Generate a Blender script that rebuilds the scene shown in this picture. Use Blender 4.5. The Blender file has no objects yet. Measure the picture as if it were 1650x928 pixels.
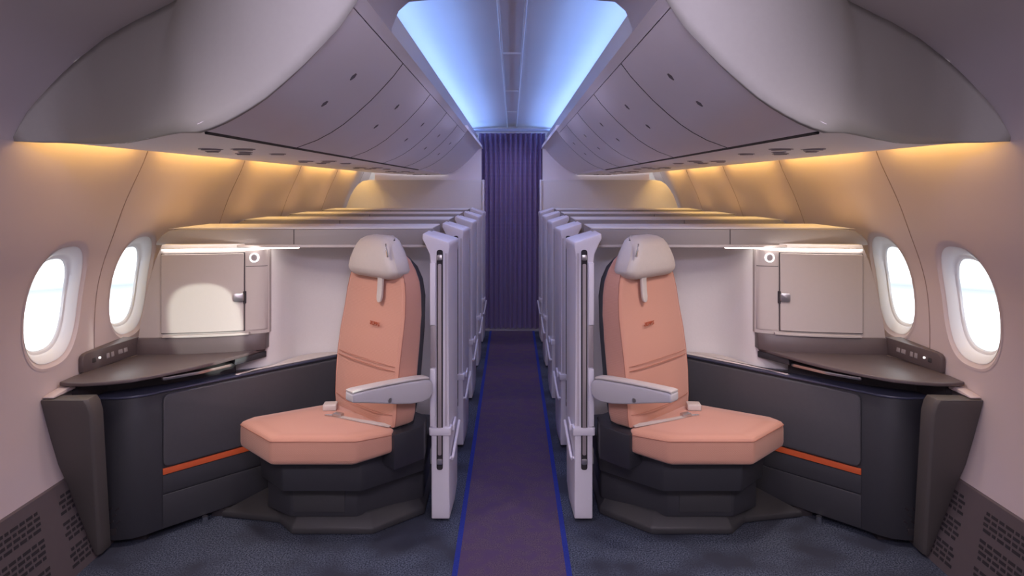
import bpy, bmesh, math
from mathutils import Vector

# ------------------------------------------------------------------ camera, world, light, exposure
sc = bpy.context.scene
C = sc.collection
cd = bpy.data.cameras.new('camera')
cam = bpy.data.objects.new('camera', cd); C.objects.link(cam)
cam.location = (0, 0, 1.45); cam.rotation_euler = (math.radians(90), 0, 0)
cd.sensor_width = 36; cd.lens = 24.0; cd.shift_y = -164/1650; cd.clip_start = .02
sc.camera = cam
sc.view_settings.view_transform = 'Standard'; sc.view_settings.look = 'None'
sc.view_settings.gamma = 1; sc.view_settings.use_curve_mapping = False
sc.view_settings.exposure = 0.0
sc.cycles.max_bounces = 10; sc.cycles.diffuse_bounces = 6; sc.cycles.sample_clamp_indirect = 4
sc.cycles.caustics_reflective = False; sc.cycles.caustics_refractive = False

W = bpy.data.worlds.new('world'); sc.world = W; W.use_nodes = True
nt = W.node_tree; bg = nt.nodes['Background']
tc = nt.nodes.new('ShaderNodeTexCoord'); sx = nt.nodes.new('ShaderNodeSeparateXYZ')
cr = nt.nodes.new('ShaderNodeValToRGB')
nt.links.new(tc.outputs['Generated'], sx.inputs[0])
mp = nt.nodes.new('ShaderNodeMapRange'); mp.inputs[1].default_value = -1; mp.inputs[2].default_value = 1
nt.links.new(sx.outputs['Z'], mp.inputs[0]); nt.links.new(mp.outputs[0], cr.inputs[0])
e = cr.color_ramp.elements
e[0].position = 0.30; e[0].color = (1, 1, 1, 1); e[1].position = 1; e[1].color = (.93, .97, 1, 1)
for p, c in ((.425, (1, 1, 1)), (.437, (.36, .405, .42)), (.446, (1, 1, 1)), (.485, (.38, .41, .42)), (.497, (1, 1, 1))):
    q = e.new(p); q.color = (*c, 1)
nt.links.new(cr.outputs[0], bg.inputs[0]); bg.inputs[1].default_value = 2.4

def area(name, loc, target, sx_, sy_, power, col, spread=180):
    l = bpy.data.lights.new(name, 'AREA'); l.shape = 'RECTANGLE'; l.size = sx_; l.size_y = sy_
    l.energy = power; l.color = col; l.spread = math.radians(spread)
    o = bpy.data.objects.new(name, l); C.objects.link(o); o.location = loc
    d = Vector(target) - Vector(loc)
    z = -d.normalized(); y = Vector((0, 1, 0)); y = (y - z*y.dot(z)).normalized(); x = y.cross(z)
    from mathutils import Matrix
    o.matrix_world = Matrix(((x.x, y.x, z.x, loc[0]), (x.y, y.y, z.y, loc[1]), (x.z, y.z, z.z, loc[2]), (0, 0, 0, 1)))
    return o
AMBER = (1.0, .60, .13); BLUE = (.22, .43, 1.0)
ENTRY = (1.0, .84, .95)
for s in (-1, 1):
    # blue cove strip lights hidden behind the ceiling lips
    area('cove_light', (s*.485, 4.7, 1.95), (-s*.12, 4.7, 2.10), .04, 5.1, 12.4, BLUE, 110)
    # amber wash lights in the slot above the window panels, one per panel
    for k in range(0, 5):
        y = 2.33 + 1.04*k
        y0 = max(y-.43, 2.16)
        y1 = min(y+.43, 6.68)
        area('wash_light', (s*1.445, (y1+y0)/2, 1.645), (s*1.62, (y1+y0)/2, 1.20), .05, y1-y0, 2.2*(y1-y0), AMBER)
# unseen fill lights added at the camera end, overhead and by the front wall
area('entry_fill', (0, .25, 1.97), (0, .6, 0), 1.2, 1.2, 18, ENTRY)
area('entry_fill', (0, -1.5, 1.62), (0, 4, 1.0), 2.4, .5, 10.5, ENTRY)
# unseen fills added to brighten the first seats, and a violet one down the aisle
for s in (-1, 1):
    area('seat_fill', (s*.80, .5, 1.92), (s*.86, 2.8, .45), .5, .4, 1.5, (1, .86, .88), 40)
    for (x, y, tx, ty, p) in ((.86, 2.44,   .84, 2.86, 16), (1.02, 2.66, 1.2, 3.0, 8)):      # reading spots added under the bins to brighten the seat tops
        l = bpy.data.lights.new('reading_fill', 'SPOT'); l.energy = p; l.spot_size = math.radians(125); l.spot_blend = 1; l.shadow_soft_size = .05; l.color = (1, .86, .84)
        o = bpy.data.objects.new('reading_fill', l); C.objects.link(o); o.location = (s*x, y, 1.535)
        o.rotation_euler = (Vector((s*tx, ty, .4)) - Vector(o.location)).to_track_quat('-Z', 'Y').to_euler()
for k in range(5):      # violet spots added under the middle channel to brighten the door sides
    l = bpy.data.lights.new('aisle_fill_spot', 'SPOT'); l.energy = 9; l.spot_size = math.radians(150); l.spot_blend = 1; l.shadow_soft_size = .03; l.color = (.68, .64, 1.0)
    o = bpy.data.objects.new('aisle_fill_spot', l); C.objects.link(o); o.location = (0, 2.6+.95*k, 2.07)
area('aisle_fill', (0, .35, 1.98), (0, 4.3, .9), .3, .12, 12, (.74, .68, 1.0))  # added violet fill looking down the aisle, out of view
# low sun outside the right-hand windows, its beam limited to two of them
def sun_spot(src, tgt, energy, size, blend=.02):
    l = bpy.data.lights.new('sun_beam', 'SPOT'); l.energy = energy; l.spot_size = size; l.spot_blend = blend
    l.shadow_soft_size = .07; l.color = (.95, 1, .87)
    o = bpy.data.objects.new('sun_beam', l); C.objects.link(o); o.location = src
    o.rotation_euler = (Vector(tgt) - Vector(src)).to_track_quat('-Z', 'Y').to_euler()

# ------------------------------------------------------------------ materials
def mat(name, col, rough=.6, metal=0, noise=0, nscale=40, bump=0, bscale=300, emit=None, estr=0, spec=.5, sheen=0):
    m = bpy.data.materials.new(name); m.use_nodes = True
    n = m.node_tree.nodes; L = m.node_tree.links; b = n['Principled BSDF']
    b.inputs['Base Color'].default_value = (*col, 1); b.inputs['Roughness'].default_value = rough
    b.inputs['Metallic'].default_value = metal; b.inputs['Specular IOR Level'].default_value = spec
    b.inputs['Sheen Weight'].default_value = sheen
    t = n.new('ShaderNodeTexCoord')
    if noise:
        x = n.new('ShaderNodeTexNoise'); x.inputs['Scale'].default_value = nscale; x.inputs['Detail'].default_value = 4
        L.new(t.outputs['Object'], x.inputs['Vector'])
        r = n.new('ShaderNodeMix'); r.data_type = 'RGBA'
        r.inputs[6].default_value = (*[c*(1-noise) for c in col], 1); r.inputs[7].default_value = (*[min(1, c*(1+noise)) for c in col], 1)
        L.new(x.outputs['Fac'], r.inputs[0]); L.new(r.outputs[2], b.inputs['Base Color'])
    if bump:
        x = n.new('ShaderNodeTexNoise'); x.inputs['Scale'].default_value = bscale
        L.new(t.outputs['Object'], x.inputs['Vector'])
        u = n.new('ShaderNodeBump'); u.inputs['Strength'].default_value = bump; u.inputs['Distance'].default_value = .002
        L.new(x.outputs['Fac'], u.inputs['Height']); L.new(u.outputs[0], b.inputs['Normal'])
    if emit:
        b.inputs['Emission Color'].default_value = (*emit, 1); b.inputs['Emission Strength'].default_value = estr
    return m
LINER = mat('wall_liner', (.64, .54, .54), .55, noise=.02, nscale=6)
CEIL = mat('ceiling_paint', (.76, .74, .78), .6, noise=.02, nscale=5)
CEILN = mat('entry_lining', (.58, .52, .53), .7, noise=.02, nscale=5)
BIN = mat('bin_shell', (.87, .82, .86), .42, noise=.02, nscale=6)
CAPM = mat('end_panel_paint', (.36, .345, .31), .6, noise=.03, nscale=90)
LINE = mat('panel_gap', (.025, .02, .025), .8)
LATCH = mat('latch_recess', (.12, .10, .11), .5)
GAP = mat('dark_gap', (.03, .025, .03), .8)
WHITE = mat('window_reveal', (.80, .81, .84), .45)
PART = mat('partition_shell', (.78, .75, .74), .55, noise=.03, nscale=120, bump=.1)
CAB = mat('cabinet_laminate', (.50, .45, .43), .5, noise=.02, nscale=60)
RAIL = mat('rail_shell', (.30, .27, .26), .55, noise=.02, nscale=30)
DOORM = mat('door_shell', (.78, .75, .82), .4, noise=.02, nscale=30)
DOORI = mat('door_inset', (.36, .31, .32), .5)
CHAR = mat('charcoal_plastic', (.040, .040, .048), .5, noise=.05, nscale=200, bump=.15, bscale=600)
CHARL = mat('charcoal_plinth', (.048, .047, .052), .55, noise=.05, nscale=200)
PAD = mat('charcoal_leather', (.075, .072, .082), .5, noise=.06, nscale=60, bump=.25, bscale=500)
SHROUD = mat('warm_grey_plastic', (.10, .088, .084), .55, noise=.04, nscale=90)
RIM = mat('console_rim', (.075, .08, .13), .32)
TABLE = mat('brown_table', (.105, .080, .082), .42, noise=.06, nscale=50)
LEDGE = mat('pale_ledge', (.72, .66, .62), .5, noise=.03, nscale=80)
ORANGE = mat('orange_stripe', (.62, .11, .035), .45)
METAL = mat('brushed_metal', (.62, .60, .60), .3, metal=.9)
CHROME = mat('chrome', (.8, .8, .82), .12, metal=1)
HEAD = mat('headrest_leather', (.56, .51, .48), .5, noise=.04, nscale=60, bump=.3, bscale=500)
ARM = mat('armrest_shell', (.56, .54, .56), .4)
SHELL = mat('seat_shell', (.030, .030, .038), .4)
BELT = mat('belt_webbing', (.55, .50, .48), .6, bump=.3, bscale=900)
PRINT = mat('orange_print', (.42, .09, .04), .6)
DADO = mat('dado_panel', (.12, .095, .10), .6, noise=.06, nscale=30)
LAMP = mat('lamp_white', (.9, .9, .9), .5, emit=(1, .93, .92), estr=1.4)
LED = mat('led_strip', (.9, .9, .9), .5, emit=(1, .92, .86), estr=8)
GREYD = mat('grey_fitting', (.28, .25, .26), .5)

def fabric():
    m = mat('coral_fabric', (.70, .37, .28), .85, sheen=.25); n = m.node_tree.nodes; L = m.node_tree.links; b = n['Principled BSDF']
    t = n.new('ShaderNodeTexCoord')
    w = n.new('ShaderNodeTexWave'); w.wave_type = 'BANDS'; w.bands_direction = 'DIAGONAL'; w.inputs['Scale'].default_value = 90; w.inputs['Distortion'].default_value = 1
    w2 = n.new('ShaderNodeTexWave'); w2.bands_direction = 'Z'; w2.inputs['Scale'].default_value = 110
    L.new(t.outputs['Object'], w.inputs[0]); L.new(t.outputs['Object'], w2.inputs[0])
    a = n.new('ShaderNodeMath'); a.operation = 'MULTIPLY'; L.new(w.outputs['Fac'], a.inputs[0]); L.new(w2.outputs['Fac'], a.inputs[1])
    r = n.new('ShaderNodeMix'); r.data_type = 'RGBA'; r.inputs[6].default_value = (.55, .275, .20, 1); r.inputs[7].default_value = (.61, .315, .235, 1)
    L.new(a.outputs[0], r.inputs[0]); L.new(r.outputs[2], b.inputs['Base Color'])
    u = n.new('ShaderNodeBump'); u.inputs['Strength'].default_value = .35; u.inputs['Distance'].default_value = .001
    L.new(a.outputs[0], u.inputs['Height']); L.new(u.outputs[0], b.inputs['Normal'])
    return m
FAB = fabric()
SEAM = mat('fabric_seam', (.40, .17, .12), .8)

def carpet(name, c1, c2, c3, s1, s2):
    m = mat(name, c1, .95, spec=.1); n = m.node_tree.nodes; L = m.node_tree.links; b = n['Principled BSDF']
    t = n.new('ShaderNodeTexCoord')
    a = n.new('ShaderNodeTexNoise'); a.inputs['Scale'].default_value = s1; a.inputs['Detail'].default_value = 3
    c = n.new('ShaderNodeTexNoise'); c.inputs['Scale'].default_value = s2; c.inputs['Detail'].default_value = 2
    L.new(t.outputs['Object'], a.inputs['Vector']); L.new(t.outputs['Object'], c.inputs['Vector'])
    r = n.new('ShaderNodeValToRGB'); r.color_ramp.elements[0].position = .38; r.color_ramp.elements[1].position = .62
    r.color_ramp.elements[0].color = (*c1, 1); r.color_ramp.elements[1].color = (*c2, 1)
    L.new(a.outputs['Fac'], r.inputs[0])
    r2 = n.new('ShaderNodeValToRGB'); r2.color_ramp.elements[0].position = .45; r2.color_ramp.elements[1].position = .6
    L.new(c.outputs['Fac'], r2.inputs[0])
    x = n.new('ShaderNodeMix'); x.data_type = 'RGBA'; L.new(r2.outputs[0], x.inputs[0]); L.new(r.outputs[0], x.inputs[6]); x.inputs[7].default_value = (*c3, 1)
    L.new(x.outputs[2], b.inputs['Base Color'])
    u = n.new('ShaderNodeBump'); u.inputs['Strength'].default_value = .6; u.inputs['Distance'].default_value = .003
    L.new(a.outputs['Fac'], u.inputs['Height']); L.new(u.outputs[0], b.inputs['Normal'])
    return m
CARPET = carpet('blue_grey_carpet', (.026, .034, .055), (.125, .145, .20), (.05, .055, .078), 170, 3.5)
RUNNER = carpet('purple_runner', (.070, .045, .105), (.15, .11, .15), (.10, .065, .14), 230, 14)
BLUEC = carpet('royal_blue_border', (.022, .035, .25), (.035, .055, .30), (.03, .045, .27), 200, 9)
def curtain_mat():
    m = mat('purple_curtain', (.095, .065, .20), .9, sheen=.2); n = m.node_tree.nodes; L = m.node_tree.links; b = n['Principled BSDF']
    t = n.new('ShaderNodeTexCoord'); w = n.new('ShaderNodeTexWave'); w.bands_direction = 'Z'; w.inputs['Scale'].default_value = 26
    L.new(t.outputs['Object'], w.inputs[0])
    r = n.new('ShaderNodeMix'); r.data_type = 'RGBA'; r.inputs[6].default_value = (.24, .165, .36, 1); r.inputs[7].default_value = (.32, .23, .42, 1)
    L.new(w.outputs['Fac'], r.inputs[0]); L.new(r.outputs[2], b.inputs['Base Color']); return m
CURT = curtain_mat()
def glass_mat():
    m = bpy.data.materials.new('window_glass'); m.use_nodes = True; n = m.node_tree.nodes; L = m.node_tree.links
    n.remove(n['Principled BSDF']); o = n['Material Output']
    a = n.new('ShaderNodeBsdfTransparent'); a.inputs[0].default_value = (.97, .985, 1, 1)
    g = n.new('ShaderNodeBsdfGlossy'); g.inputs['Roughness'].default_value = .03
    x = n.new('ShaderNodeMixShader'); x.inputs[0].default_value = .05
    L.new(a.outputs[0], x.inputs[1]); L.new(a.outputs[0], x.inputs[1]); L.new(g.outputs[0], x.inputs[2]); L.new(x.outputs[0], o.inputs[0])
    return m
GLASS = glass_mat()

# ------------------------------------------------------------------ mesh helpers
# Plans are written as (u, y, z): u = distance outboard from the aisle's middle, mirrored by side s.
class MB:
    def __init__(self, s=1): self.v = []; self.f = []; self.s = s
    def add(self, vs, fs):
        n = len(self.v); self.v += [tuple(p) for p in vs]; self.f += [tuple(i+n for i in f) for f in fs]; return self
    def loft(self, rings, closed=True, caps=True, loop=False):
        k = len(rings[0]); vs = [p for r in rings for p in r]; fs = []
        nr = len(rings)
        for i in range(nr if loop else nr-1):
            i2 = (i+1) % nr
            for j in range(k if closed else k-1):
                j2 = (j+1) % k; fs.append((i*k+j, i*k+j2, i2*k+j2, i2*k+j))
        if caps and not loop and closed:
            fs.append(tuple(range(k))[::-1]); fs.append(tuple((nr-1)*k+j for j in range(k)))
        return self.add(vs, fs)
    def prism(self, poly, z0, z1):
        return self.loft([[(u, y, z0) for u, y in poly], [(u, y, z1) for u, y in poly]])
    def prism_y(self, poly, y0, y1):
        return self.loft([[(u, y0, z) for u, z in poly], [(u, y1, z) for u, z in poly]])
    def box(self, u0, u1, y0, y1, z0, z1):
        return self.prism([(u0, y0), (u1, y0), (u1, y1), (u0, y1)], z0, z1)
    def hexa(self, a, b):      # two quads -> solid
        return self.loft([a, b])
    def tube(self, pts, r, n=8, caps=True):
        rings = []; P = [Vector(p) for p in pts]
        for i, p in enumerate(P):
            t = (P[min(i+1, len(P)-1)] - P[max(i-1, 0)]).normalized()
            up = Vector((0, 0, 1)) if abs(t.z) < .9 else Vector((1, 0, 0))
            a = t.cross(up).normalized(); b = t.cross(a).normalized()
            rings.append([tuple(p + a*r*math.cos(2*math.pi*j/n) + b*r*math.sin(2*math.pi*j/n)) for j in range(n)])
        return self.loft(rings, caps=caps)
    def build(self, name, m, parent=None, bevel=0, seg=2, smooth=35, solid=0):
        me = bpy.data.meshes.new(name)
        bm = bmesh.new(); vs = [bm.verts.new((self.s*p[0], p[1], p[2])) for p in self.v]
        for f in self.f:
            try: bm.faces.new([vs[i] for i in f])
            except ValueError: pass
        bmesh.ops.remove_doubles(bm, verts=bm.verts, dist=1e-5)
        bmesh.ops.recalc_face_normals(bm, faces=bm.faces)
        if solid: bmesh.ops.solidify(bm, geom=bm.faces[:], thickness=solid); bmesh.ops.recalc_face_normals(bm, faces=bm.faces)
        if bevel:
            ed = [x for x in bm.edges if len(x.link_faces) == 2 and x.calc_face_angle(0) > .45]
            bmesh.ops.bevel(bm, geom=ed, offset=bevel, segments=seg, profile=.5, affect='EDGES', clamp_overlap=True)
        off = Vector((0, 0, 0))
        if parent is not None:
            off = world_loc(parent)
            for v in bm.verts: v.co -= off
        bm.to_mesh(me); bm.free()
        for p in me.polygons: p.use_smooth = True
        me.set_sharp_from_angle(angle=math.radians(smooth))
        me.materials.append(m)
        o = bpy.data.objects.new(name, me); C.objects.link(o); o.parent = parent
        return o
def world_loc(o):
    l = Vector(o.location)
    while o.parent: o = o.parent; l += Vector(o.location)
    return l
def thing(name, label, cat, loc, group=None):
    o = bpy.data.objects.new(name, None); C.objects.link(o); o.location = loc; o.empty_display_size = .1
    o['label'] = label; o['category'] = cat
    if group: o['group'] = group
    return o
def tag(o, label, cat, group=None):
    o['label'] = label; o['category'] = cat
    if group: o['group'] = group
    return o
def structure(o): o['kind'] = 'structure'; return o
def kids(o): return [c for c in bpy.data.objects if c.parent == o]
def copy_tree(o, dy, label=None, skip=()):
    r = o.copy(); C.objects.link(r); r.location.y += dy
    if label: r['label'] = label
    for ch in kids(o):
        if ch.name.split('.')[0] in skip: continue
        c = ch.copy(); C.objects.link(c); c.parent = r
        for g in kids(ch):
            d = g.copy(); C.objects.link(d); d.parent = c
    return r
def roundpoly(P, r, n=5):
    out = []; N = len(P)
    for i in range(N):
        p = Vector(P[i]); a = Vector(P[i-1]) - p; b = Vector(P[(i+1) % N]) - p
        rr = r[i] if isinstance(r, (list, tuple)) else r
        ang = a.angle(b)
        t = min(rr/math.tan(ang/2), a.length*.45, b.length*.45)
        if t < 1e-4: out.append(tuple(p)); continue
        A = p + a.normalized()*t; B = p + b.normalized()*t
        for k in range(n+1):
            w = k/n; out.append(tuple(A*(1-w)**2 + p*2*w*(1-w) + B*w*w))
    return out
def superell(hw, hh, n, k):
    o = []
    for i in range(k):
        t = 2*math.pi*i/k; c, s_ = math.cos(t), math.sin(t)
        o.append((hw*math.copysign(abs(c)**(2/n), c), hh*math.copysign(abs(s_)**(2/n), s_)))
    return o
def interp(tab, x):
    if x <= tab[0][0]: return tab[0][1]
    for (a, b), (c, d) in zip(tab, tab[1:]):
        if x <= c: return b + (d-b)*(x-a)/(c-a)
    return tab[-1][1]
def smoothtab(tab, x):   # Catmull-Rom through the table
    if x <= tab[0][0]: return tab[0][1]
    if x >= tab[-1][0]: return tab[-1][1]
    for i in range(len(tab)-1):
        if x <= tab[i+1][0]:
            x0, y0 = tab[i]; x1, y1 = tab[i+1]; h = x1-x0; t = (x-x0)/h
            m0 = (y1-tab[i-1][1])/(x1-tab[i-1][0]) if i else (y1-y0)/h
            m1 = (tab[i+2][1]-y0)/(tab[i+2][0]-x0) if i+2 < len(tab) else (y1-y0)/h
            return (2*t**3-3*t*t+1)*y0 + (t**3-2*t*t+t)*h*m0 + (-2*t**3+3*t*t)*y1 + (t**3-t*t)*h*m1

Y0, Y1 = -1.7, 7.4
WALL = [(0, 1.635), (.2, 1.68), (.336, 1.705), (.6, 1.738), (.82, 1.748), (1.0, 1.738), (1.12, 1.712), (1.232, 1.672), (1.372, 1.622), (1.44, 1.592), (1.585, 1.527), (1.65, 1.515), (1.76, 1.50), (1.85, 1.49)]
def wu(z): return smoothtab(WALL, z)
SIDE = {-1: 'left', 1: 'right'}
WP = .52; WY0 = 2.595; WZ = 1.0
NW = [k for k in range(-5, 9)]

# ------------------------------------------------------------------ setting
m = MB(); m.box(-1.72, 1.72, Y0, Y1, -.05, 0); structure(m.build('floor', CARPET))
for s in (-1, 1):
    zs = [i*.05 for i in range(0, 38)]
    inner = [(wu(z), z) for z in zs]; outer = [(wu(z)+.05, z) for z in reversed(zs)]
    m = MB(s); m.prism_y(inner+outer, Y0, Y1); w = m.build('wall_'+SIDE[s], LINER)
    cm = MB(s)
    for k in NW:
        yc = WY0 + WP*k; ring = superell(.165, .238, 2.6, 48)
        cm.loft([[(1.5, yc+a, WZ+b) for a, b in ring], [(1.9, yc+a, WZ+b) for a, b in ring]])
    cut = cm.build('cutter', LINER)
    bo = w.modifiers.new('b', 'BOOLEAN'); bo.object = cut; bo.solver = 'EXACT'
    dg = bpy.context.evaluated_depsgraph_get(); me = bpy.data.meshes.new_from_object(w.evaluated_get(dg))
    w.modifiers.clear(); w.data = me; bpy.data.objects.remove(cut)
    for p in me.polygons: p.use_smooth = True
    me.set_sharp_from_angle(angle=math.radians(30))
    structure(w)
    # vertical joints between the wall panels
    m = MB(s)
    for k in range(-3, 5):
        y = 2.855 + 1.04*k; g = [.34+i*.05 for i in range(0, 29)]
        m.loft([[(wu(z)-.0012, y-.0022, z), (wu(z)-.0012, y+.0022, z), (wu(z)+.002, y+.0022, z), (wu(z)+.002, y-.0022, z)] for z in g])
    m.build('joint', mat('panel_joint', (.33, .24, .22), .8), w)
    # windows
    for k in NW:
        yc = WY0 + WP*k; n = (k+6) + (0 if s < 0 else len(NW))
        def R(hw, hh, d, e=2.6): return [(wu(WZ+b)+d, yc+a, WZ+b) for a, b in superell(hw, hh, e, 48)]
        m = MB(s); m.loft([R(.172, .246, -.0015), R(.163, .236, -.0015), R(.154, .226, .006), R(.149, .219, .010)], caps=False)
        fr = structure(m.build('window_%d' % n, LINER))
        m = MB(s); m.loft([R(.150, .220, .008), R(.146, .215, .010), R(.138, .204, .022), R(.129, .192, .030), R(.125, .187, .040), R(.116, .178, .042), R(.112, .172, .050), R(.150, .21, .051), R(.166, .239, .047)], caps=False)
        m.build('reveal', WHITE, fr, smooth=50)
        m = MB(s); r1 = R(.116, .176, .045); m.loft([r1, [(a+.004, b, c) for a, b, c in r1]]); m.build('pane', GLASS, fr)
    # dado with air grilles
    m = MB(s); z_ = [0, .05, .1, .15, .2, .25, .3, .336]
    m.prism_y([(wu(z)-.012, z) for z in z_] + [(wu(.336)+.01, .34), (wu(0)+.01, 0)], Y0, Y1)
    d = structure(m.build('baseboard_'+SIDE[s], DADO, smooth=20))
    m = MB(s)
    for k in range(-2, 2):
        for (a, b) in ((2.535, 2.70), (2.80, 2.98), (2.045, 2.43)):
            yy0, yy1 = a + 1.04*k, b + 1.04*k
            for blk in range(3):
                for r in range(4):
                    z = .030 + blk*.098 + r*.0195; y = yy0 + (.012 if (blk+r) % 2 else 0); j = 0
                    while y < yy1 - .012:
                        L_ = (.036, .022, .030, .016)[(j+r+blk) % 4]; e_ = min(y+L_, yy1)
                        m.hexa([(wu(z)-.0135, y, z), (wu(z)-.0135, e_, z), (wu(z+.0105)-.0135, e_, z+.0105), (wu(z+.0105)-.0135, y, z+.0105)],
                               [(wu(z)-.008, y, z), (wu(z)-.008, e_, z), (wu(z+.0105)-.008, e_, z+.0105), (wu(z+.0105)-.008, y, z+.0105)])
                        y += L_ + .009; j += 1
    o = m.build('slots', GAP, d); o['kind'] = 'stuff'

# end walls
m = MB(); m.box(-1.8, 1.8, Y0-.05, Y0, 0, 2.2); structure(m.build('wall_front', CEILN))
m = MB(); m.box(-1.8, 1.8, Y1, Y1+.05, 0, 2.2); structure(m.build('wall_rear', PART))

# ceiling over the aisle: two vaulted panels, a middle channel and the lips the light hides behind
m = MB(); prof = [(.56, 1.95), (.555, 2.01), (.52, 2.045), (.45, 2.066), (.35, 2.078), (.22, 2.086), (.10, 2.090), (.048, 2.091), (.044, 2.098), (0, 2.099)]
full = prof + [(-u, z) for u, z in reversed(prof[:-1])]
m.prism_y(full + [(-.60, 1.95), (-.60, 2.14), (.60, 2.14), (.60, 1.95)], 2.1, Y1)
ce = structure(m.build('ceiling', CEIL, smooth=40))
m = MB()
for s in (-1, 1): m.tube([(s*.048, 2.1, 2.087), (s*.048, Y1, 2.087)], .005, 6)
for y in (3.3, 4.6, 5.9): m.box(-.046, .046, y, y+.012, 2.090, 2.097)
structure(m.build('trim_1', mat('rail_bead', (.92, .92, .95), .3)))
for s in (-1, 1):
    m = MB(s)
    m.prism_y([(.42, 1.845), (.398, 1.90), (.372, 1.975), (.364, 1.990), (.372, 1.992), (.392, 1.955), (.46, 1.925), (.56, 1.92), (.56, 1.845)], 2.05, 7.35)
    structure(m.build('trim_%d' % (3 if s > 0 else 2), CEIL, smooth=40))
# lower lining of the camera end: arch sheet and its cheeks
LIN = [(1.524, 1.590, 2.09), (1.520, 1.603, 2.085), (1.505, 1.650, 2.10), (1.49, 1.692, 2.115), (1.455, 1.745, 2.13), (1.41, 1.796, 2.14), (1.36, 1.84, 2.13), (1.30, 1.873, 2.115), (1.23, 1.897, 2.07), (1.15, 1.915, 2.02), (1.0, 1.932, 1.906), (.88, 1.938, 1.80), (.7, 1.945, 1.7), (.55, 1.955, 1.75), (.45, 1.975, 1.9), (.38, 2.00, 2.1), (.32, 2.02, 2.1), (.22, 2.03, 2.1), (0, 2.035, 2.1)]
m = MB()
pts = [(u, y, z) for u, z, y in LIN] + [(-u, y, z) for u, z, y in reversed(LIN[:-1])]
rings = []
for w_ in (0, 1):
    rings.append([(u, (Y0 if w_ == 0 else y), z) for u, y, z in pts])
m.loft(rings, closed=False, caps=False)
sh = structure(m.build('trim_4', CEILN, smooth=50))
for s in (-1, 1):
    m = MB(s); ck = [(.318, 1.80), (.350, 1.86), (.370, 1.90), (.374, 1.94), (.352, 1.994), (.320, 2.022), (.22, 2.031)]
    m.prism_y(ck + [(.22, 2.07), (.46, 2.07), (.46, 1.80)], 1.42, 2.12); structure(m.build('trim_%d' % (6 if s > 0 else 5), CEILN, smooth=50))

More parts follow.
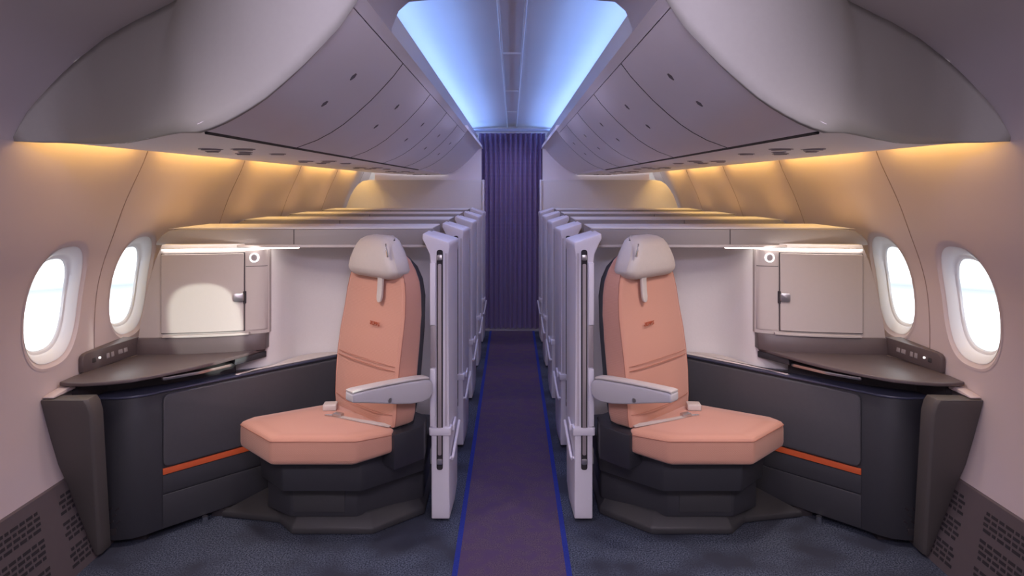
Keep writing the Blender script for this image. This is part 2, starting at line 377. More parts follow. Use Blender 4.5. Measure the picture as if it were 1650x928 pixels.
# ------------------------------------------------------------------ overhead bins
BP = [(.296, 1.829), (.318, 1.806), (.345, 1.770), (.372, 1.740), (.410, 1.700), (.452, 1.662), (.488, 1.632), (.524, 1.608), (.565, 1.586), (.600, 1.573), (.627, 1.563)]
SP = [(.636, 1.562), (.70, 1.562), (.84, 1.560), (1.02, 1.564), (1.20, 1.573), (1.34, 1.582), (1.40, 1.586)]
capT = [(.29, 1.345), (.45, 1.345), (.56, 1.352), (.64, 1.378), (.72, 1.445), (.84, 1.575), (1.02, 1.80), (1.20, 2.0), (1.34, 2.11), (1.40, 2.14), (1.53, 2.09)]
def capy(u): return smoothtab(capT, u)
ORD = ['nearest', 'second', 'third', 'fourth', 'fifth']
for s in (-1, 1):
    sd = SIDE[s]
    ys = [1.35, 1.965, 2.62, 3.275, 3.93, 4.585]
    for i in range(5):
        a, b = ys[i], ys[i+1]
        t = thing('overhead_bin', f'curved pale overhead bin above the {sd} suites, {ORD[i]} to the camera' + ('' if i else ', beside the end panel'), 'overhead bin', (s*.6, (a+b)/2, 1.56), f'{sd} overhead bins')
        m = MB(s); m.prism_y([(u+.004, z+.004) for u, z in BP[1:]] + [(.630, 1.592), (.655, 1.80), (.33, 1.83)], a+(.003 if i else .16), b); m.build('bin_body', LINE, t)
        # door skin
        rings = []
        D = BP[1:-1] + [(.622, 1.565)]
        for y in (a+.001, a+.02, (a+b)/2, b-.006):
            q = .0 if y > a+.01 or i else -.004
            f_ = lambda u: (capy(u)+.002 if (i == 0 and y < a+.03) else y) + (.012 if (i == 0 and a+.01 < y < a+.03) else 0)
            rings.append([(u-.004, f_(u), z-.004) for u, z in D] + [(u+.010, f_(u), z+.010) for u, z in reversed(D)])
        m = MB(s); m.loft(rings); dr = m.build('bin_door', BIN, t)
        m = MB(s); m.prism_y([(.296, 1.829), (.316, 1.808), (.33, 1.82), (.31, 1.84)], a+.001, b+.003); m.build('bin_lip', BIN, t)
        m = MB(s); m.prism_y([(.621, 1.5605), (.634, 1.5575), (.636, 1.566), (.622, 1.570)], a+(.003 if i else .06), b); m.build('lower_seal', LINE, t)
        m = MB(s); m.loft([[(u-.0047, b-.0062, z-.0047), (u-.0047, b-.0018, z-.0047), (u+.004, b-.0018, z+.004), (u+.004, b-.0062, z+.004)] for u, z in D]); m.build('door_seal', LINE, t)
        # latch: two dark grips joined by a shallow recess, running down the door
        hy = 1.662 if i == 0 else (a+b)/2
        def on(u, d): 
            z = smoothtab(BP, u); return (u-d*.7, z-d*.7)
        m = MB(s); us = [.390+.009*j for j in range(9)]
        m.loft([[(on(u, .0052)[0], hy-.011, on(u, .0052)[1]), (on(u, .0052)[0], hy+.011, on(u, .0052)[1]), (on(u, 0)[0], hy+.011, on(u, 0)[1]), (on(u, 0)[0], hy-.011, on(u, 0)[1])] for u in us])
        lt = m.build('latch', mat('latch_plate', (.55, .50, .54), .35), dr)
        for u0 in (.390, .460):
            m = MB(s); m.loft([[(on(u, .0065)[0], hy-w_, on(u, .0065)[1]), (on(u, .0065)[0], hy+w_, on(u, .0065)[1]), (on(u, 0)[0], hy+w_, on(u, 0)[1]), (on(u, 0)[0], hy-w_, on(u, 0)[1])] for u, w_ in ((u0-.007, .005), (u0, .012), (u0+.008, .003))])
            m.build('latch_grip', LATCH, dr)
    # closed section behind the bins
    m = MB(s); q = [(u+.012, z+.012) for u, z in BP]
    m.prism_y([(.296, 1.829)] + q[1:] + [(.640, 1.60), (.66, 1.86), (.30, 1.86)], 4.59, 6.95)
    tag(m.build('closed_bin_section', BIN, smooth=40), f'plain curved {sd} overhead fascia without latches, running to the curtain', 'overhead panel')
    # service panels under the bins
    for i in range(5):
        a, b = 1.40 + 1.07*i, 2.465 + 1.07*i
        t = thing('service_panel', f'flat passenger service panel under the {sd} bins, {ORD[i]} to the camera', 'service panel', (s*1.0, (a+b)/2, 1.56), f'{sd} service panels')
        m = MB(s)
        def cl(u, y):      # the first one is cut along the end panel
            return max(y, capy(u)) if i == 0 else y
        m.loft([[(u, cl(u, a+.001), z), (u, b, z), (u, b, z+.02), (u, cl(u, a+.001), z+.02)] for u, z in SP])
        m.build('panel', BIN, t, smooth=40)
        cy = 2.05 if i == 0 else (a+b)/2
        for j, (du, dy, r) in enumerate([(.80, 0, .028), (.90, .01, .028), (.96, .16, .018), (.86, .17, .018), (.80, .30, .022), (.92, .31, .022)]):
            z = smoothtab(SP, du); y = cy+dy-.02
            m = MB(s); k = 16
            m.loft([[(du+r*math.cos(6.2832*q_/k), y+r*math.sin(6.2832*q_/k), z-.004) for q_ in range(k)], [(du+r*.9*math.cos(6.2832*q_/k), y+r*.9*math.sin(6.2832*q_/k), z+.004) for q_ in range(k)]])
            m.loft([[(du+r*1.25*math.cos(6.2832*q_/k), y+r*1.25*math.sin(6.2832*q_/k), z-.0015) for q_ in range(k)], [(du+r*1.25*math.cos(6.2832*q_/k), y+r*1.25*math.sin(6.2832*q_/k), z+.004) for q_ in range(k)]])
            m.build('reading_light' if j % 2 == 0 else 'air_vent', mat('fitting_mauve', (.36, .32, .34), .5), t)
    # side and top of the light slot over the windows
    m = MB(s); m.prism_y([(1.395, 1.592), (1.402, 1.588), (1.408, 1.592), (1.41, 1.70), (1.46, 1.72), (1.46, 1.735), (1.395, 1.715)], 2.145, 6.95)
    structure(m.build('trim_%d' % (10 if s > 0 else 9), BIN))
    # end panel closing the bins towards the camera
    low = [(.304, 1.818)] + [(u-.006, z-.006) for u, z in BP[2:-1]] + [(.624, 1.558)] + SP[1:] + [(1.46, 1.585), (1.524, 1.588)]
    up = [(.33, 1.99, 1.37), (.36, 1.985, 1.37), (.40, 1.975, 1.375), (.47, 1.965, 1.39), (.55, 1.955, 1.42), (.62, 1.95, 1.46), (.70, 1.945, 1.54), (.79, 1.941, 1.66), (.88, 1.938, 1.80), (1.0, 1.932, 1.906), (1.09, 1.922, 1.97), (1.15, 1.915, 2.02), (1.23, 1.897, 2.07), (1.30, 1.873, 2.115), (1.38, 1.823, 2.137), (1.43, 1.773, 2.135), (1.47, 1.72, 2.12), (1.50, 1.665, 2.10), (1.524, 1.600, 2.085)]
    n = 40
    def samp(L, t):
        d = [0]
        for p, q in zip(L, L[1:]): d.append(d[-1] + math.dist(p, q))
        x = t*d[-1]; i = max(j for j in range(len(L)-1) if d[j] <= x+1e-9); f = (x-d[i])/(d[i+1]-d[i])
        return [L[i][k]*(1-f)+L[i+1][k]*f for k in range(len(L[0]))]
    rows = []
    for a in range(n+1):
        t = a/n; lu, lz = samp(low, t); ly = capy(lu); uu, uz, uy = samp(up, t)
        col = []
        for b in range(13):
            q = b/12; bl = .012*math.sin(math.pi*min(1, q*1.0))*(1-t)
            col.append((lu*(1-q)+uu*q, ly*(1-q)+uy*q - .03*math.sin(math.pi*q)*(1-t)-bl, lz*(1-q)+uz*q))
        rows.append(col)
    m = MB(s); m.loft(rows, closed=False, caps=False)
    o = m.build('bin_end_panel', CAPM, smooth=60)
    me = o.data
    tag(o, f'large plain grey-beige end panel closing the {sd} overhead bins, facing the camera', 'end panel')
    md = o.modifiers.new('thick', 'SOLIDIFY'); md.thickness = .012; md.offset = 0

# ------------------------------------------------------------------ end of the cabin
m = MB(); m.box(-.447, .447, 6.66, 6.70, 1.986, 2.012); tag(m.build('curtain_header', mat('header_rail', (.45, .48, .60), .4), bevel=.003), 'thin pale header bar across the ceiling above the curtain', 'header bar')
m = MB(); N = 240; front = []; 
for i in range(N+1):
    x = -.335 + .67*i/N; front.append((x, 6.90 + .030*math.sin(x*2*math.pi/.0505)))
m.loft([[(x, y, z) for x, y in front] + [(x, y+.004, z) for x, y in reversed(front)] for z in (.015, .7, 1.4, 1.985)])
tag(m.build('curtain', CURT, smooth=60), 'dark purple pleated curtain closing the far end of the aisle', 'curtain')
m = MB(); m.box(-.40, .40, 6.82, 6.97, 0, .012); tag(m.build('threshold_strip', GREYD, bevel=.003), 'thin strip on the floor under the purple curtain', 'floor strip')
for s in (-1, 1):
    zs = [0, .2, .4, .6, .8, 1.0, 1.1, 1.2, 1.3]
    P = [(.272, 0)] + [(wu(z)-.035, z) for z in zs] + [(1.59, 1.36), (1.555, 1.42), (1.52, 1.465), (1.47, 1.50), (1.40, 1.512), (.272, 1.512)]
    m = MB(s); m.prism_y(P, 6.72, 6.76)
    t = thing('cabin_divider', f'pale {SIDE[s]} divider wall behind the last suites, with rounded outer corner', 'divider wall', (s*.9, 6.74, 0), 'cabin dividers beside the curtain')
    m.build('divider_panel', PART, t, bevel=.006)
    m = MB(s); m.box(.302, 1.36, 6.765, 6.79, 1.48, 1.84); m.build('upper_filler', BIN, t)
    m = MB(s); m.box(.272, .292, 6.70, 6.78, 0, 1.515); m.build('edge_trim', DOORM, t, bevel=.004)

# aisle runner
m = MB(); m.box(-.203, .203, Y0, 6.86, 0, .004); r = tag(m.build('carpet_runner', RUNNER), 'purple-grey woven carpet runner with blue borders along the aisle', 'carpet runner')
for s in (-1, 1):
    m = MB(s); m.box(.203, .224, Y0, 6.86, 0, .0045); m.build('border', BLUEC, r)

# ------------------------------------------------------------------ suites
Q = math.sqrt(.5)
O0 = (.655, 2.965)
def S(a, b, z, back=0):     # seat frame: a forward (outboard and towards the camera), b sideways to the aisle
    return (O0[0] + Q*a - Q*b, O0[1] - Q*a - Q*b, z)
def rrect(a0, a1, b0, b1, r, n=5):
    return roundpoly([(a0, b0), (a1, b0), (a1, b1), (a0, b1)], r, n)

def seat(s, label):
    t = thing('suite_seat', label, 'seat', (s*O0[0], O0[1], 0), f'{SIDE[s]} suite seats')
    # plinth with sloping skirt
    P0 = [(1.27, 2.985), (1.0, 2.93), (.915, 2.835), (.578, 2.835), (.385, 3.015), (.385, 3.40), (.60, 3.40), (.93, 3.30)]
    P1 = [(1.12, 3.12), (1.0, 3.005), (.90, 2.885), (.60, 2.885), (.42, 3.04), (.40, 3.39), (.60, 3.39), (.93, 3.29)]
    m = MB(s); m.loft([[(u, y, .004) for u, y in P0], [(u, y, .030) for u, y in P0], [(u, y, .075) for u, y in P1]]); m.build('plinth', CHARL, t, bevel=.006)
    PL = [(1.06, 2.955), (.93, 2.862), (.65, 2.862), (.395, 3.04), (.40, 3.36), (.62, 3.38), (1.02, 3.15)]
    m = MB(s); m.prism(roundpoly(PL, .02, 3), .065, .212); lb = m.build('lower_base', CHAR, t, bevel=.004)
    m = MB(s); m.box(.70, .915, 2.856, 2.863, .085, .205); m.build('access_panel', CHARL, lb, bevel=.003)
    PU = [(1.075, 2.93), (.935, 2.785), (.615, 2.785), (.385, 2.99), (.385, 3.30), (.62, 3.36), (1.03, 3.1)]
    PU2 = [(1.085, 2.92), (.935, 2.765), (.610, 2.765), (.375, 2.965), (.375, 3.30), (.62, 3.36), (1.04, 3.1)]
    m = MB(s); m.loft([[(u, y, .205) for u, y in roundpoly(PU, .02, 3)], [(u, y, .345) for u, y in roundpoly(PU2, .02, 3)]]); m.build('seat_pan', CHAR, t, bevel=.004)
    # side block that carries the back
    bl = [S(.02, .275, 0), S(-.02, -.25, 0), S(-.22, -.25, 0), S(-.22, .18, 0), S(-.14, .265, 0)]
    m = MB(s); m.prism([(p[0], p[1]) for p in bl], .30, .445); m.build('back_mount', SHELL, t, bevel=.008)
    # cushion
    CP = [(.958, 2.70), (.616, 2.70), (.480, 2.776), (.484, 2.815), (.800, 3.135), (.860, 3.130), (1.129, 2.957), (1.160, 2.90)]
    CR = [.035, .05, .02, .02, .02, .03, .03, .03]
    top = roundpoly(CP, CR, 5); cx = sum(p[0] for p in top)/len(top); cy = sum(p[1] for p in top)/len(top)
    def sc_(k): return [(cx+(u-cx)*k, cy+(y-cy)*k) for u, y in top]
    zb = lambda u, y: .345 + max(0, .64-u)*.13
    m = MB(s); rings = []
    for k, z in ((.955, None), (.99, .008), (1.0, .02), (1.0, .075), (.995, .092), (.98, .102), (.95, .107), (.7, .110), (.3, .111)):
        rings.append([(u, y, (.345 if z is None or z < .05 else .345)+(0 if z is None else z) + (max(0, .64-u)*.13 if (z is None or z < .05) else 0)) for u, y in sc_(k)])
    m.loft(rings); cu = m.build('seat_cushion', FAB, t, smooth=50)
    m = MB(s); pt = [(u, y, .345+.0935) for u, y in sc_(.9975)]; m.tube(pt+[pt[0]], .0022, 6, caps=False); m.build('piping', SEAM, cu)
    # back cushion: lofted upward, tapering to a rounded top
    sh = lambda z: -.078*(z-.45)/.72
    prof = [(.452, .222, .10), (.462, .232, .115), (.50, .238, .12), (.60, .240, .120), (.70, .241, .118), (.80, .240, .115), (.90, .234, .110), (.98, .226, .105), (1.04, .212, .10), (1.09, .190, .09), (1.13, .160, .08), (1.16, .125, .065), (1.175, .08, .045)]
    m = MB(s); rings = []
    for z, hw, th in prof:
        a1 = sh(z) + .012*math.sin(math.pi*min(1, max(0, (z-.45)/.45)))
        rr_ = rrect(a1-th, a1, -hw, hw, .022, 4)
        rings.append([S(a - .010*(abs(b)/hw)**4 * (1 if a > a1-.01 else 0), b, z) for a, b in rr_])
    m.loft(rings); bk = m.build('backrest', FAB, t, smooth=50)
    m = MB(s)
    for z in (.682, .700, .505):
        a1 = sh(z)+.012*math.sin(math.pi*min(1, max(0, (z-.45)/.45)))
        m.tube([S(a1-.0105*(abs(b)/.24)**4+.0002, b, z-.01*(1-(b/.22)**2)*(z < .6)) for b in [x*.022 for x in range(-10, 11)]], .0014 if z != .682 else .002, 5)
    for sg in (-1, 1):   # vertical seam where the front meets the bolster
        m.tube([S(sh(z)+.012*math.sin(math.pi*min(1, max(0, (z-.45)/.45)))-.014, sg*(hw-.001), z) for z, hw, th in prof[1:-2]], .0022, 5)
    m.build('stitching', SEAM, bk)
    # printed wordmark, five tiny letters too small to read
    m = MB(s)
    zc = .862; a1 = sh(zc)+.0125
    glyph = ['01110|00010|00010|10010|01100', '11110|10000|11100|10000|11110', '11110|10010|11110|10000|10000', '11110|10010|11110|10000|10000', '01110|10000|01100|00010|11100']
    for gi, g in enumerate(glyph):
        for r_, row in enumerate(g.split('|')):
            for c_, ch in enumerate(row):
                if ch == '1':
                    px = (gi*6+c_)*.0026*(1 if s > 0 else 1); b = (-.036 + px) if s < 0 else (.036 - px); z = zc-r_*.0032
                    b = b+.053
                    m.hexa([S(a1-.002, b, z), S(a1-.002, b+.0026, z), S(a1-.002, b+.0026, z+.0032), S(a1-.002, b, z+.0032)],
                           [S(a1+.0008, b, z), S(a1+.0008, b+.0026, z), S(a1+.0008, b+.0026, z+.0032), S(a1+.0008, b, z+.0032)])
    m.build('wordmark', PRINT, bk)
    # dark back shell
    m = MB(s); rings = []
    for z, hw, th in ((.40, .215, .04), (.6, .238, .045), (.85, .235, .045), (.98, .222, .045), (1.05, .20, .04), (1.10, .16, .035), (1.135, .10, .03), (1.15, .06, .02)):
        a0 = sh(z) - .085
        rings.append([S(a, b, z) for a, b in rrect(a0-th, a0, -hw+.02, hw, .02, 4)])
    m.loft(rings); m.build('back_shell', SHELL, t, smooth=50)
    # headrest: wide below, narrow above, soft front face and slanted cheeks
    m = MB(s); rings = []
    for z, hw, f0, d in ((1.045, .10, .005, .04), (1.048, .150, .025, .07), (1.056, .176, .038, .09), (1.072, .190, .046, .105), (1.092, .191, .050, .112), (1.13, .173, .051, .115), (1.165, .152, .047, .112), (1.195, .132, .040, .102), (1.215, .116, .028, .086), (1.228, .092, .010, .060), (1.234, .06, -.006, .035)):
        c = -.07 + f0; R_ = min(.045, d*.45)
        rg = rrect(c-d, c, -hw, hw, R_, 6)
        rings.append([S(a - .020*(max(0, abs(b)-hw*.55)/(hw*.45))**2*(a > c-.03), b+.009, z + .010*(abs(b)/.2)**2*(z < 1.08)) for a, b in rg])
    m.loft(rings); hd = m.build('headrest', HEAD, t, smooth=60)
    m = MB(s); m.tube([S(-.031, .140, 1.205), S(-.026, .153, 1.178), S(-.024, .164, 1.152)], .0045, 8); m.build('headrest_clip', CHROME, hd)
    m = MB(s)
    P = [(z, a) for z, a in ((1.07, -.03), (1.04, -.045), (1.0, -.046), (.97, -.041))]
    rr = []
    for z, a in ((1.08, -.040), (1.05, -.050), (1.0, -.047), (.975, -.044), (.958, -.042), (.950, -.042)):
        w_ = .018 if z > .96 else (.014 if z > .955 else .006); rr.append([S(a+.005, .075-w_, z), S(a+.005, .075+w_, z), S(a-.006, .075+w_, z), S(a-.006, .075-w_, z)])
    m.loft(rr); m.build('headrest_tab', HEAD, t, bevel=.002)
    # armrest on the aisle side
    def beam(tab, b0, b1, z_in=0):
        return [[S(a, b0, zt), S(a, b1, zt-.004), S(a, b1, zb_), S(a, b0, zb_)] for a, zt, zb_ in tab]
    tab = [(-.160, .622, .590), (-.152, .636, .575), (-.140, .645, .562), (-.105, .650, .556), (-.05, .654, .560), (.02, .658, .574), (.09, .661, .592), (.16, .663, .610), (.215, .664, .623), (.228, .661, .626)]
    m = MB(s); m.loft(beam(tab, .245, .300)); ar = m.build('armrest', ARM, t, bevel=.007, seg=3)
    m = MB(s); m.loft([[S(a, .2455, zt-.0005), S(a, .2995, zt-.0005), S(a, .297, zt+.008), S(a, .250, zt+.008)] for a, zt, zb_ in tab[2:]]); m.build('arm_pad', HEAD, ar, bevel=.003)
    m = MB(s); c = S(.06, .300, .598); k = 12
    m.loft([[S(.06+.009*math.cos(6.2832*i/k), bb, .600+.009*math.sin(6.2832*i/k)) for i in range(k)] for bb in (.298, .3025)]); m.build('arm_button', METAL, ar)
    # lap belt: webbing from the aisle side with tongue, and the buckle lying loose
    zt = .457
    m = MB(s); path = [((.500, 2.822), .014), ((.560, 2.850), .013), ((.64, 2.885), .011), ((.70, 2.915), .010), ((.745, 2.940), .009)]
    rg = []
    for (p, w_), nx in zip(path, [(.06, .028)]*5):
        d = Vector((nx[0], nx[1])).normalized(); nrm = Vector((-d.y, d.x))
        rg.append([(p[0]+nrm.x*w_, p[1]+nrm.y*w_, zt), (p[0]-nrm.x*w_, p[1]-nrm.y*w_, zt), (p[0]-nrm.x*w_, p[1]-nrm.y*w_, zt+.004), (p[0]+nrm.x*w_, p[1]+nrm.y*w_, zt+.004)])
    m.loft(rg); be = m.build('lap_belt', BELT, t)
    m = MB(s); m.prism([(.735, 2.925), (.775, 2.945), (.765, 2.972), (.725, 2.952)], zt, zt+.014); m.build('belt_adjuster', METAL, be, bevel=.003)
    m = MB(s); m.prism([(.775, 2.945), (.812, 2.955), (.808, 2.967), (.768, 2.965)], zt, zt+.004); m.build('belt_tongue', CHROME, be, bevel=.001)
    m = MB(s); m.loft([[(u, y, z) for u, y in [(.838, 3.015), (.777, 3.020), (.783, 3.078), (.843, 3.073)]] for z in (zt-.002, zt+.026)]); m.build('belt_buckle', HEAD, t, bevel=.006, seg=3)
    return t

PPATH = [(1.70, 3.085), (1.55, 3.09), (1.35, 3.12), (1.22, 3.155), (1.125, 3.205), (1.09, 3.31), (1.05, 3.38), (.98, 3.43), (.90, 3.455), (.74, 3.475), (.6, 3.48), (.36, 3.48)]
def pyw(u): return smoothtab(sorted(PPATH), u)
CE = [(.6, 1.69), (.775, 1.672), (.86, 1.66), (.97, 1.638), (1.08, 1.61), (1.13, 1.592), (1.166, 1.570)]
def ce(z): return smoothtab(CE, z)
def partition(s, label):
    t = thing('suite_partition', label, 'partition', (s*1.0, 3.4, 0), f'{SIDE[s]} suite partitions')
    us = [1.70-.03*i for i in range(0, 45)] + [.36]
    m = MB(s)
    def uu(u, z): return min(u, wu(z)-.012, ce(z)+.012)
    zs = [.02, .3, .6, .75, .85, .95, 1.05, 1.12, 1.185]
    rings = []
    for z in zs:
        rings.append([(uu(u, z), pyw(u), z) for u in us] + [(uu(u, z), pyw(u)+.035, z) for u in reversed(us)])
    m.loft(rings); w = m.build('partition_wall', PART, t)
    # rail along the top, rounded at the window end
    P = [(1.645, 1.178), (1.640, 1.195), (1.618, 1.222), (1.585, 1.243), (1.54, 1.251), (.37, 1.251), (.37, 1.178)]
    m = MB(s); m.prism_y(P, 3.15, 3.24); rl = m.build('top_rail', RAIL, t, bevel=.005, seg=2)
    m = MB(s); m.prism_y([(1.60, 1.2515), (1.55, 1.2575), (.37, 1.2575), (.37, 1.2515)], 3.17, 3.5); m.build('rail_cap', PART, rl, bevel=.002)
    m = MB(s); m.box(.37, 1.60, 3.235, 3.50, 1.205, 1.2515); m.build('rail_shelf', RAIL, rl)
    m = MB(s); m.box(.37, 1.60, 3.14, 3.20, 1.168, 1.180); m.build('rail_lip', CAB, rl, bevel=.002)
    m = MB(s); m.box(1.0045, 1.0075, 3.1485, 3.152, 1.182, 1.25); m.build('rail_joint', GAP, rl)
    return t

def cabinet(s, label):
    t = thing('storage_cabinet', label, 'cabinet', (s*1.4, 3.1, .775), None)
    def fy(u): return pyw(u) - .028
    def uu(u, z): return min(u, ce(z))
    us = [1.68-.03*i for i in range(0, 19)] + [1.128]
    m = MB(s)
    m.loft([[(uu(u, z), fy(u), z) for u in us] + [(uu(u, z), fy(u)+.026, z) for u in reversed(us)] for z in (.772, .85, .95, 1.05, 1.12, 1.166)])
    m.build('cabinet_body', CAB, t)
    # door
    def sheet(u0, u1, z0, z1, d0, d1, n=14, um=None):
        m = MB(s); L = [u0+(u1-u0)*i/n for i in range(n+1)]
        m.loft([[(u, fy(u)-d0, z) for u in L] + [(u, fy(u)-d1, z) for u in reversed(L)] for z in (z0, z1)]); return m
    sheet(1.222, 1.572, .788, 1.148, .002, .0008).build('door_gap', GAP, t)
    d = sheet(1.2255, 1.5685, .7915, 1.1445, .009, .001).build('cabinet_door', CAB, t, bevel=.0015, seg=1)
    m = MB(s); y = fy(1.245)
    m.loft([[(u, fy(u)-dd, z) for u, z in roundpoly([(1.222, .925), (1.262, .925), (1.262, .963), (1.222, .963)], .008, 4)] for dd in (.009, .020)]); m.build('door_latch', METAL, d, bevel=.002)
    m = MB(s); m.loft([[(u, fy(u)-dd, z) for u, z in [(1.216, .915), (1.226, .915), (1.226, .97), (1.216, .97)]] for dd in (.001, .012)]); m.build('latch_slot', GAP, d)
    # lamp column with a ring lamp on top
    sheet(1.132, 1.2205, .79, 1.158, .0035, .0005, 6).build('lamp_column', CAB, t, bevel=.001, seg=1)
    sheet(1.133, 1.2185, 1.081, 1.0835, .0042, .003, 6).build('column_joint', GAP, t)
    uc, zc = 1.182, 1.122; k = 32
    def ring(r, dd): return [(uc+r*math.cos(6.2832*i/k), fy(uc)-dd, zc+r*math.sin(6.2832*i/k)) for i in range(k)]
    m = MB(s); m.loft([ring(.0212, .000), ring(.0212, .012), ring(.0160, .012), ring(.0160, .000)], caps=False, loop=True); rl = m.build('ring_lamp', LAMP, t)
    m = MB(s); m.loft([ring(.0158, .001), ring(.0158, .006), ring(.010, .009)]); m.build('lamp_head', GREYD, t)
    # light strip along the top of the cabinet, carried on past it
    path = [(u, fy(u)-.007) for u in (1.565, 1.50, 1.42, 1.35, 1.28, 1.22, 1.16, 1.12)] + [(1.06, 3.175), (.995, 3.19)]
    m = MB(s); m.loft([[(u, y-.004, 1.1605), (u, y+.004, 1.1605), (u, y+.004, 1.1675), (u, y-.004, 1.1675)] for u, y in path])
    m.build('light_strip', LED, t)
    # pale lip under the door
    sheet(1.20, 1.56, .772, .783, .020, .002, 10).build('shelf_lip', CAB, t, bevel=.002)
    return t

def console(s, label):
    t = thing('side_console', label, 'console', (s*1.3, 3.0, 0), None)
    def L(y): return 1.455 - .98*(y-2.82)
    arc = [(1.69, 2.745), (1.635, 2.735), (1.577, 2.735), (1.530, 2.748), (1.492, 2.775), (1.457, 2.815)]
    body = arc + [(L(3.435), 3.435), (.88, 3.447), (.97, 3.427), (1.04, 3.377), (1.08, 3.302), (1.115, 3.203), (1.3, 3.12), (1.55, 3.07), (1.68, 3.06)]
    m = MB(s); m.prism(body, .03, .598); b = m.build('console_body', CHAR, t, bevel=.003, smooth=30)
    feet = MB(s); feet.box(1.5, 1.65, 2.80, 2.95, .001, .03); feet.box(1.25, 1.32, 3.0, 3.06, .001, .03); feet.build('foot', GAP, t)
    m = MB(s); m.tube([(1.318, 2.930, .001), (1.318, 2.930, .034)], .012, 12); m.build('floor_pin', CHROME, t)
    # rim / counter
    def outset(P, d):
        return [(u+d*nx, y+d*ny) for (u, y), (nx, ny) in P]
    rim = [(1.70, 2.735), (1.635, 2.724), (1.575, 2.722), (1.522, 2.738), (1.482, 2.764), (1.448, 2.805), (L(3.435)-.008, 3.432), (.88, 3.447), (.97, 3.427), (1.04, 3.377), (1.08, 3.302), (1.115, 3.203), (1.3, 3.12), (1.55, 3.07), (1.69, 3.06)]
    m = MB(s); m.prism(rim, .598, .608); m.build('counter_rim', RIM, t, bevel=.004)
    # panels on the long face, in coordinates along it
    d = Vector((-.70, .714)).normalized(); nrm = Vector((-d.y, -d.x)) # towards the seat
    nrm = Vector((-.714, -.70)).normalized()
    P0 = Vector((1.455, 2.82))
    def pan(t0, t1, z0, z1, off0, off1, name, mt, bev, par=t, r=.0):
        pl = roundpoly([(t0, z0), (t1, z0), (t1, z1), (t0, z1)], r, 4) if r else [(t0, z0), (t1, z0), (t1, z1), (t0, z1)]
        m = MB(s); m.loft([[((P0+d*a+nrm*o_).x, (P0+d*a+nrm*o_).y, z) for a, z in pl] for o_ in (off0, off1)])
        return m.build(name, mt, par, bevel=bev, seg=3)
    pan(.010, .84, .286, .590, 0, .014, 'padded_panel', PAD, .008, r=.03)
    pan(.010, .84, .256, .281, 0, .009, 'orange_stripe', ORANGE, .001)
    pan(.010, .84, .176, .253, 0, .006, 'middle_panel', CHAR, .002)
    pan(.010, .84, .034, .171, 0, .006, 'lower_panel', CHAR, .002)
    # vent cut-outs low on the curved end
    m = MB(s)
    for i in range(4):
        for j in range(3-(i > 1)):
            u = 1.655-.028*j-.012*i; z = .075+.026*i
            m.hexa([(u, 2.7335, z), (u-.016, 2.7335, z+.012), (u-.019, 2.7335, z+.006), (u-.003, 2.7335, z-.006)], [(u, 2.742, z), (u-.016, 2.742, z+.012), (u-.019, 2.742, z+.006), (u-.003, 2.742, z-.006)])
    m.box(1.585, 1.61, 2.7325, 2.74, .052, .075)
    m.build('vent_slots', GAP, b)
    # pale ledge against the partition
    led = [(L(3.045), 3.05), (L(3.43)-.004, 3.43), (.88, 3.445), (.97, 3.425), (1.04, 3.375), (1.08, 3.30), (1.115, 3.20), (1.19, 3.10), (1.225, 3.05)]
    m = MB(s); m.prism(led, .6085, .616); m.build('armrest_ledge', LEDGE, t, bevel=.004, seg=3)
    # near-black block painting the dark void under the table, then tray and table
    core = [(1.715, 2.66), (1.69, 2.66), (1.66, 2.80), (1.45, 2.92), (1.34, 3.01), (1.25, 3.09), (1.3, 3.11), (1.55, 3.06), (1.70, 3.04)]
    m = MB(s); m.prism(core, .607, .688); m.build('table_void', GAP, t)
    tray = roundpoly([(1.44, 2.80), (1.46, 2.85), (1.27, 3.06), (1.235, 3.035), (1.33, 2.90)], .02, 4)
    m = MB(s); m.prism(tray, .650, .664); m.build('tray_table', METAL, t, bevel=.003)
    tab = [(1.735, 2.615), (1.68, 2.603), (1.62, 2.605), (1.55, 2.622), (1.48, 2.655), (1.40, 2.735), (1.33, 2.82), (1.26, 2.93), (1.20, 3.05), (1.145, 3.175), (1.3, 3.125), (1.45, 3.09), (1.62, 3.065), (1.66, 3.06), (1.735, 2.70)]
    m = MB(s); m.prism(tab, .685, .700); m.build('table_top', TABLE, t, bevel=.004, seg=3)
    lo = [(1.145, 3.185), (1.20, 3.06), (1.235, 3.10), (1.16, 3.19)]
    m = MB(s); m.prism([(1.14, 3.172), (1.225, 3.02), (1.26, 3.06), (1.17, 3.165)], .657, .686); m.build('table_bracket', CHAR, t, bevel=.003)
    # upstands: power panel on the window side, plain one under the cabinet
    pw = [(1.722, 2.745), (1.667, 3.06), (1.70, 3.065), (1.738, 2.745)]
    def zt_(i): return .772
    m = MB(s)
    def st(y, zt): 
        f = (y-2.745)/.315; u0 = 1.722-.055*f; return [(u0, y, .699), (wu(.74)-.004, y, .699), (wu(zt)-.004, y, zt), (u0+.004, y, zt)]
    m.loft([st(2.745, .752), st(2.750, .764), st(2.762, .771), st(2.79, .774), st(3.06, .775)])
    pp = m.build('power_panel', TABLE, t, bevel=.002)
    def face(y): return 1.722-.055*(y-2.745)/.315
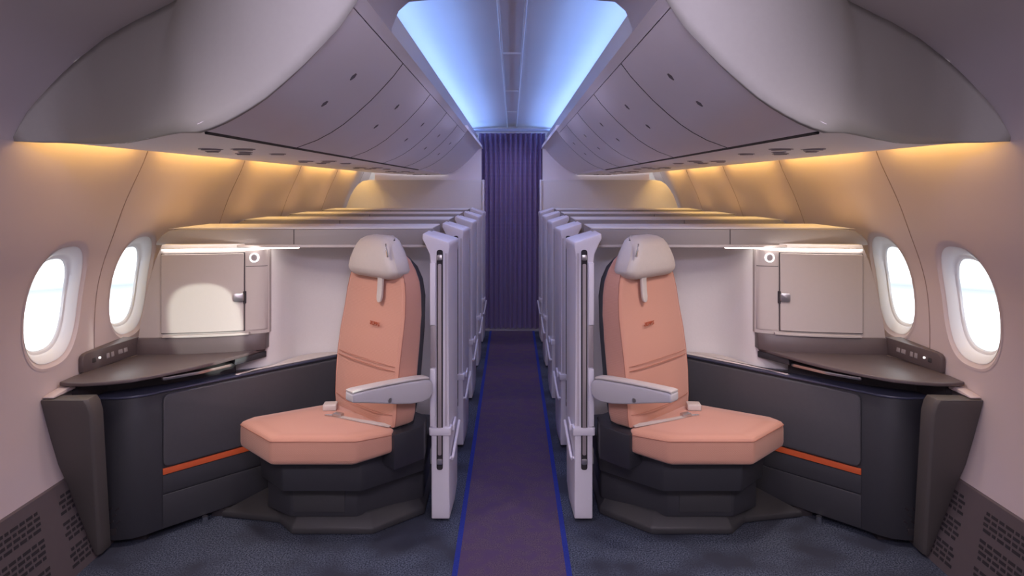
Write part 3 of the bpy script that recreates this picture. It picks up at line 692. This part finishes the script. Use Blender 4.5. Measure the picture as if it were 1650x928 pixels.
    for y, h, w_ in ((2.80, .016, .009), (2.875, .02, .008), (2.90, .02, .008), (2.945, .018, .012), (2.975, .018, .010)):
        m = MB(s); m.hexa([(face(y-w_)-.001, y-w_, .732-h/2+.006), (face(y+w_)-.001, y+w_, .732-h/2+.006), (face(y+w_)+.002, y+w_, .732+h/2+.006), (face(y-w_)+.002, y-w_, .732+h/2+.006)],
                          [(face(y-w_)+.004, y-w_, .732-h/2), (face(y+w_)+.004, y+w_, .732-h/2), (face(y+w_)+.006, y+w_, .732+h/2), (face(y-w_)+.006, y-w_, .732+h/2)])
        m.build('socket', GREYD if y != 2.80 else GAP, pp, bevel=.001)
    m = MB(s); y = 2.828; m.tube([(face(y)-.003, y, .74), (face(y)+.003, y, .74)], .0045, 10); m.build('indicator', LAMP, pp)
    m = MB(s); us = [1.672-.03*i for i in range(18)] + [1.135]
    m.loft([[(u, pyw(u)-.052+.012*(zz > .7), zz) for u in us] + [(u, pyw(u)-.002, zz) for u in reversed(us)] for zz in (.699, .772)])
    m.build('back_upstand', TABLE, t, bevel=.003)
    # end shroud against the wall, leaning with it
    m = MB(s); rings = []
    for z in (.012, .05, .1, .2, .3, .4, .5, .6, .64, .660):
        y = 2.66-.215*z; ui = 1.605-.075*z + (.0 if z < .64 else (.008 if z < .65 else .02)); uo = wu(z)-.014 if z < .345 else wu(z)-.002
        rings.append([(ui+.008, y, z), (uo, y, z), (uo, y+.06, z), (ui, y+.075, z), (ui, y+.012, z)])
    m.loft(rings); m.build('end_shroud', SHROUD, t, bevel=.003, smooth=30)
    m = MB(s); m.loft([[(1.70, y, .662), (1.74, y, .662), (1.742, y, z), (1.70, y, z)] for y, z in ((2.53, .668), (2.66, .684))]); m.build('sill_block', LINER, t, bevel=.003)
    return t

def privacy_door(s, label):
    t = thing('privacy_door', label, 'privacy door', (s*.31, 3.1, 0), f'{SIDE[s]} privacy doors along the aisle')
    m = MB(s)
    def rg(z, zo, a, b, c, y0=2.95, y1=3.22): return [(a, y0, z), (b, y0, zo), (b, y1, zo), (c, y1, z)]
    rings = [rg(.012, .012, .270, .348, .262, 2.95, 3.14), rg(.06, .06, .270, .348, .258), rg(.375, .375, .272, .349, .256), rg(1.10, 1.10, .276, .350, .256), rg(1.15, 1.155, .275, .356, .256), rg(1.185, 1.20, .270, .376, .252), rg(1.197, 1.222, .269, .388, .251), rg(1.207, 1.246, .272, .386, .254)]
    m.loft(rings); b = m.build('door_frame', DOORM, t, bevel=.005, seg=3)
    m = MB(s); m.prism(roundpoly([(.262, 2.938), (.358, 2.938), (.358, 3.0), (.262, 3.0)], .01, 3), .376, .408)
    m.box(.252, .262, 2.99, 3.10, .38, .405); m.build('mid_band', DOORM, t, bevel=.005, seg=2)
    m = MB(s)
    m.prism_y(roundpoly([(.2985, .225), (.3255, .225), (.3255, 1.175), (.2985, 1.175)], .012, 5), 2.9465, 2.9505); tr = m.build('track_recess', GAP, t)
    m = MB(s); m.prism_y(roundpoly([(.304, .29), (.320, .29), (.320, 1.115), (.304, 1.115)], .007, 4), 2.941, 2.947); m.build('track_bar', DOORI, tr, bevel=.001)
    for z in (.262, 1.142):
        m = MB(s); m.prism_y(roundpoly([(.301, z-.012), (.323, z-.012), (.323, z+.012), (.301, z+.012)], .005, 3), 2.939, 2.947); m.build('track_pin', METAL, tr, bevel=.002)
    m = MB(s); m.box(.329, .3525, 2.9455, 2.951, .667, .848); m.build('side_inset', DOORI, t, bevel=.001)
    for z0, z1 in ((.852, 1.12), (.415, .663)):
        m = MB(s); m.box(.330, .3535, 2.940, 2.951, z0, z1); m.build('side_cover', DOORM, t, bevel=.002)
    m = MB(s); m.box(.2865, .289, 2.9475, 2.951, .415, 1.16); m.box(.2805, .2825, 2.9475, 2.951, .415, 1.16); m.build('groove', DOORI, t)
    m = MB(s); m.tube([(.268, 2.965, .272), (.262, 2.975, .262), (.259, 2.99, .268), (.2475, 3.20, .352)], .0065, 8); m.build('pull_handle', DOORM, t)
    m = MB(s); m.box(.285, .340, 2.975, 3.20, .001, .013); m.build('foot', GAP, t)
    return t

DL = {-1: 'left', 1: 'right'}
for s in (-1, 1):
    sd = SIDE[s]
    st = seat(s, f'coral fabric suite seat on the {sd} of the aisle in full view, with grey headrest')
    pa = partition(s, f'pale {sd} suite partition directly behind the full-view coral seat')
    do = privacy_door(s, f'pale privacy door on the {sd} of the aisle, nearest to the camera')
    cabinet(s, f'pale wall cabinet with ring lamp above the {sd} table' + (', sunlit patch on its door' if s < 0 else ', no sunlight on its door'))
    console(s, f'charcoal side console with orange stripe and brown table under the {sd} windows')
    for k in range(1, 5):
        nm = ORD[k]; last = ', last before the curtain' if k == 4 else ''
        copy_tree(do, .84*k, f'pale privacy door on the {sd} of the aisle, {nm} from the camera{last}')
        if k < 4: copy_tree(pa, .84*k, f'top of the {nm} pale partition on the {sd}, ' + ('last before the divider wall' if k == 3 else 'behind the nearer ones'))
        if k < 2:
            copy_tree(st, .84*k, f'{sd} seat of the second row, only its headrest top showing over the partition', )
# sun patches on the left side
sun_spot((22.7, -12.5, 2.25), (1.75, 1.035, 1.0), 44000, math.radians(1.4))
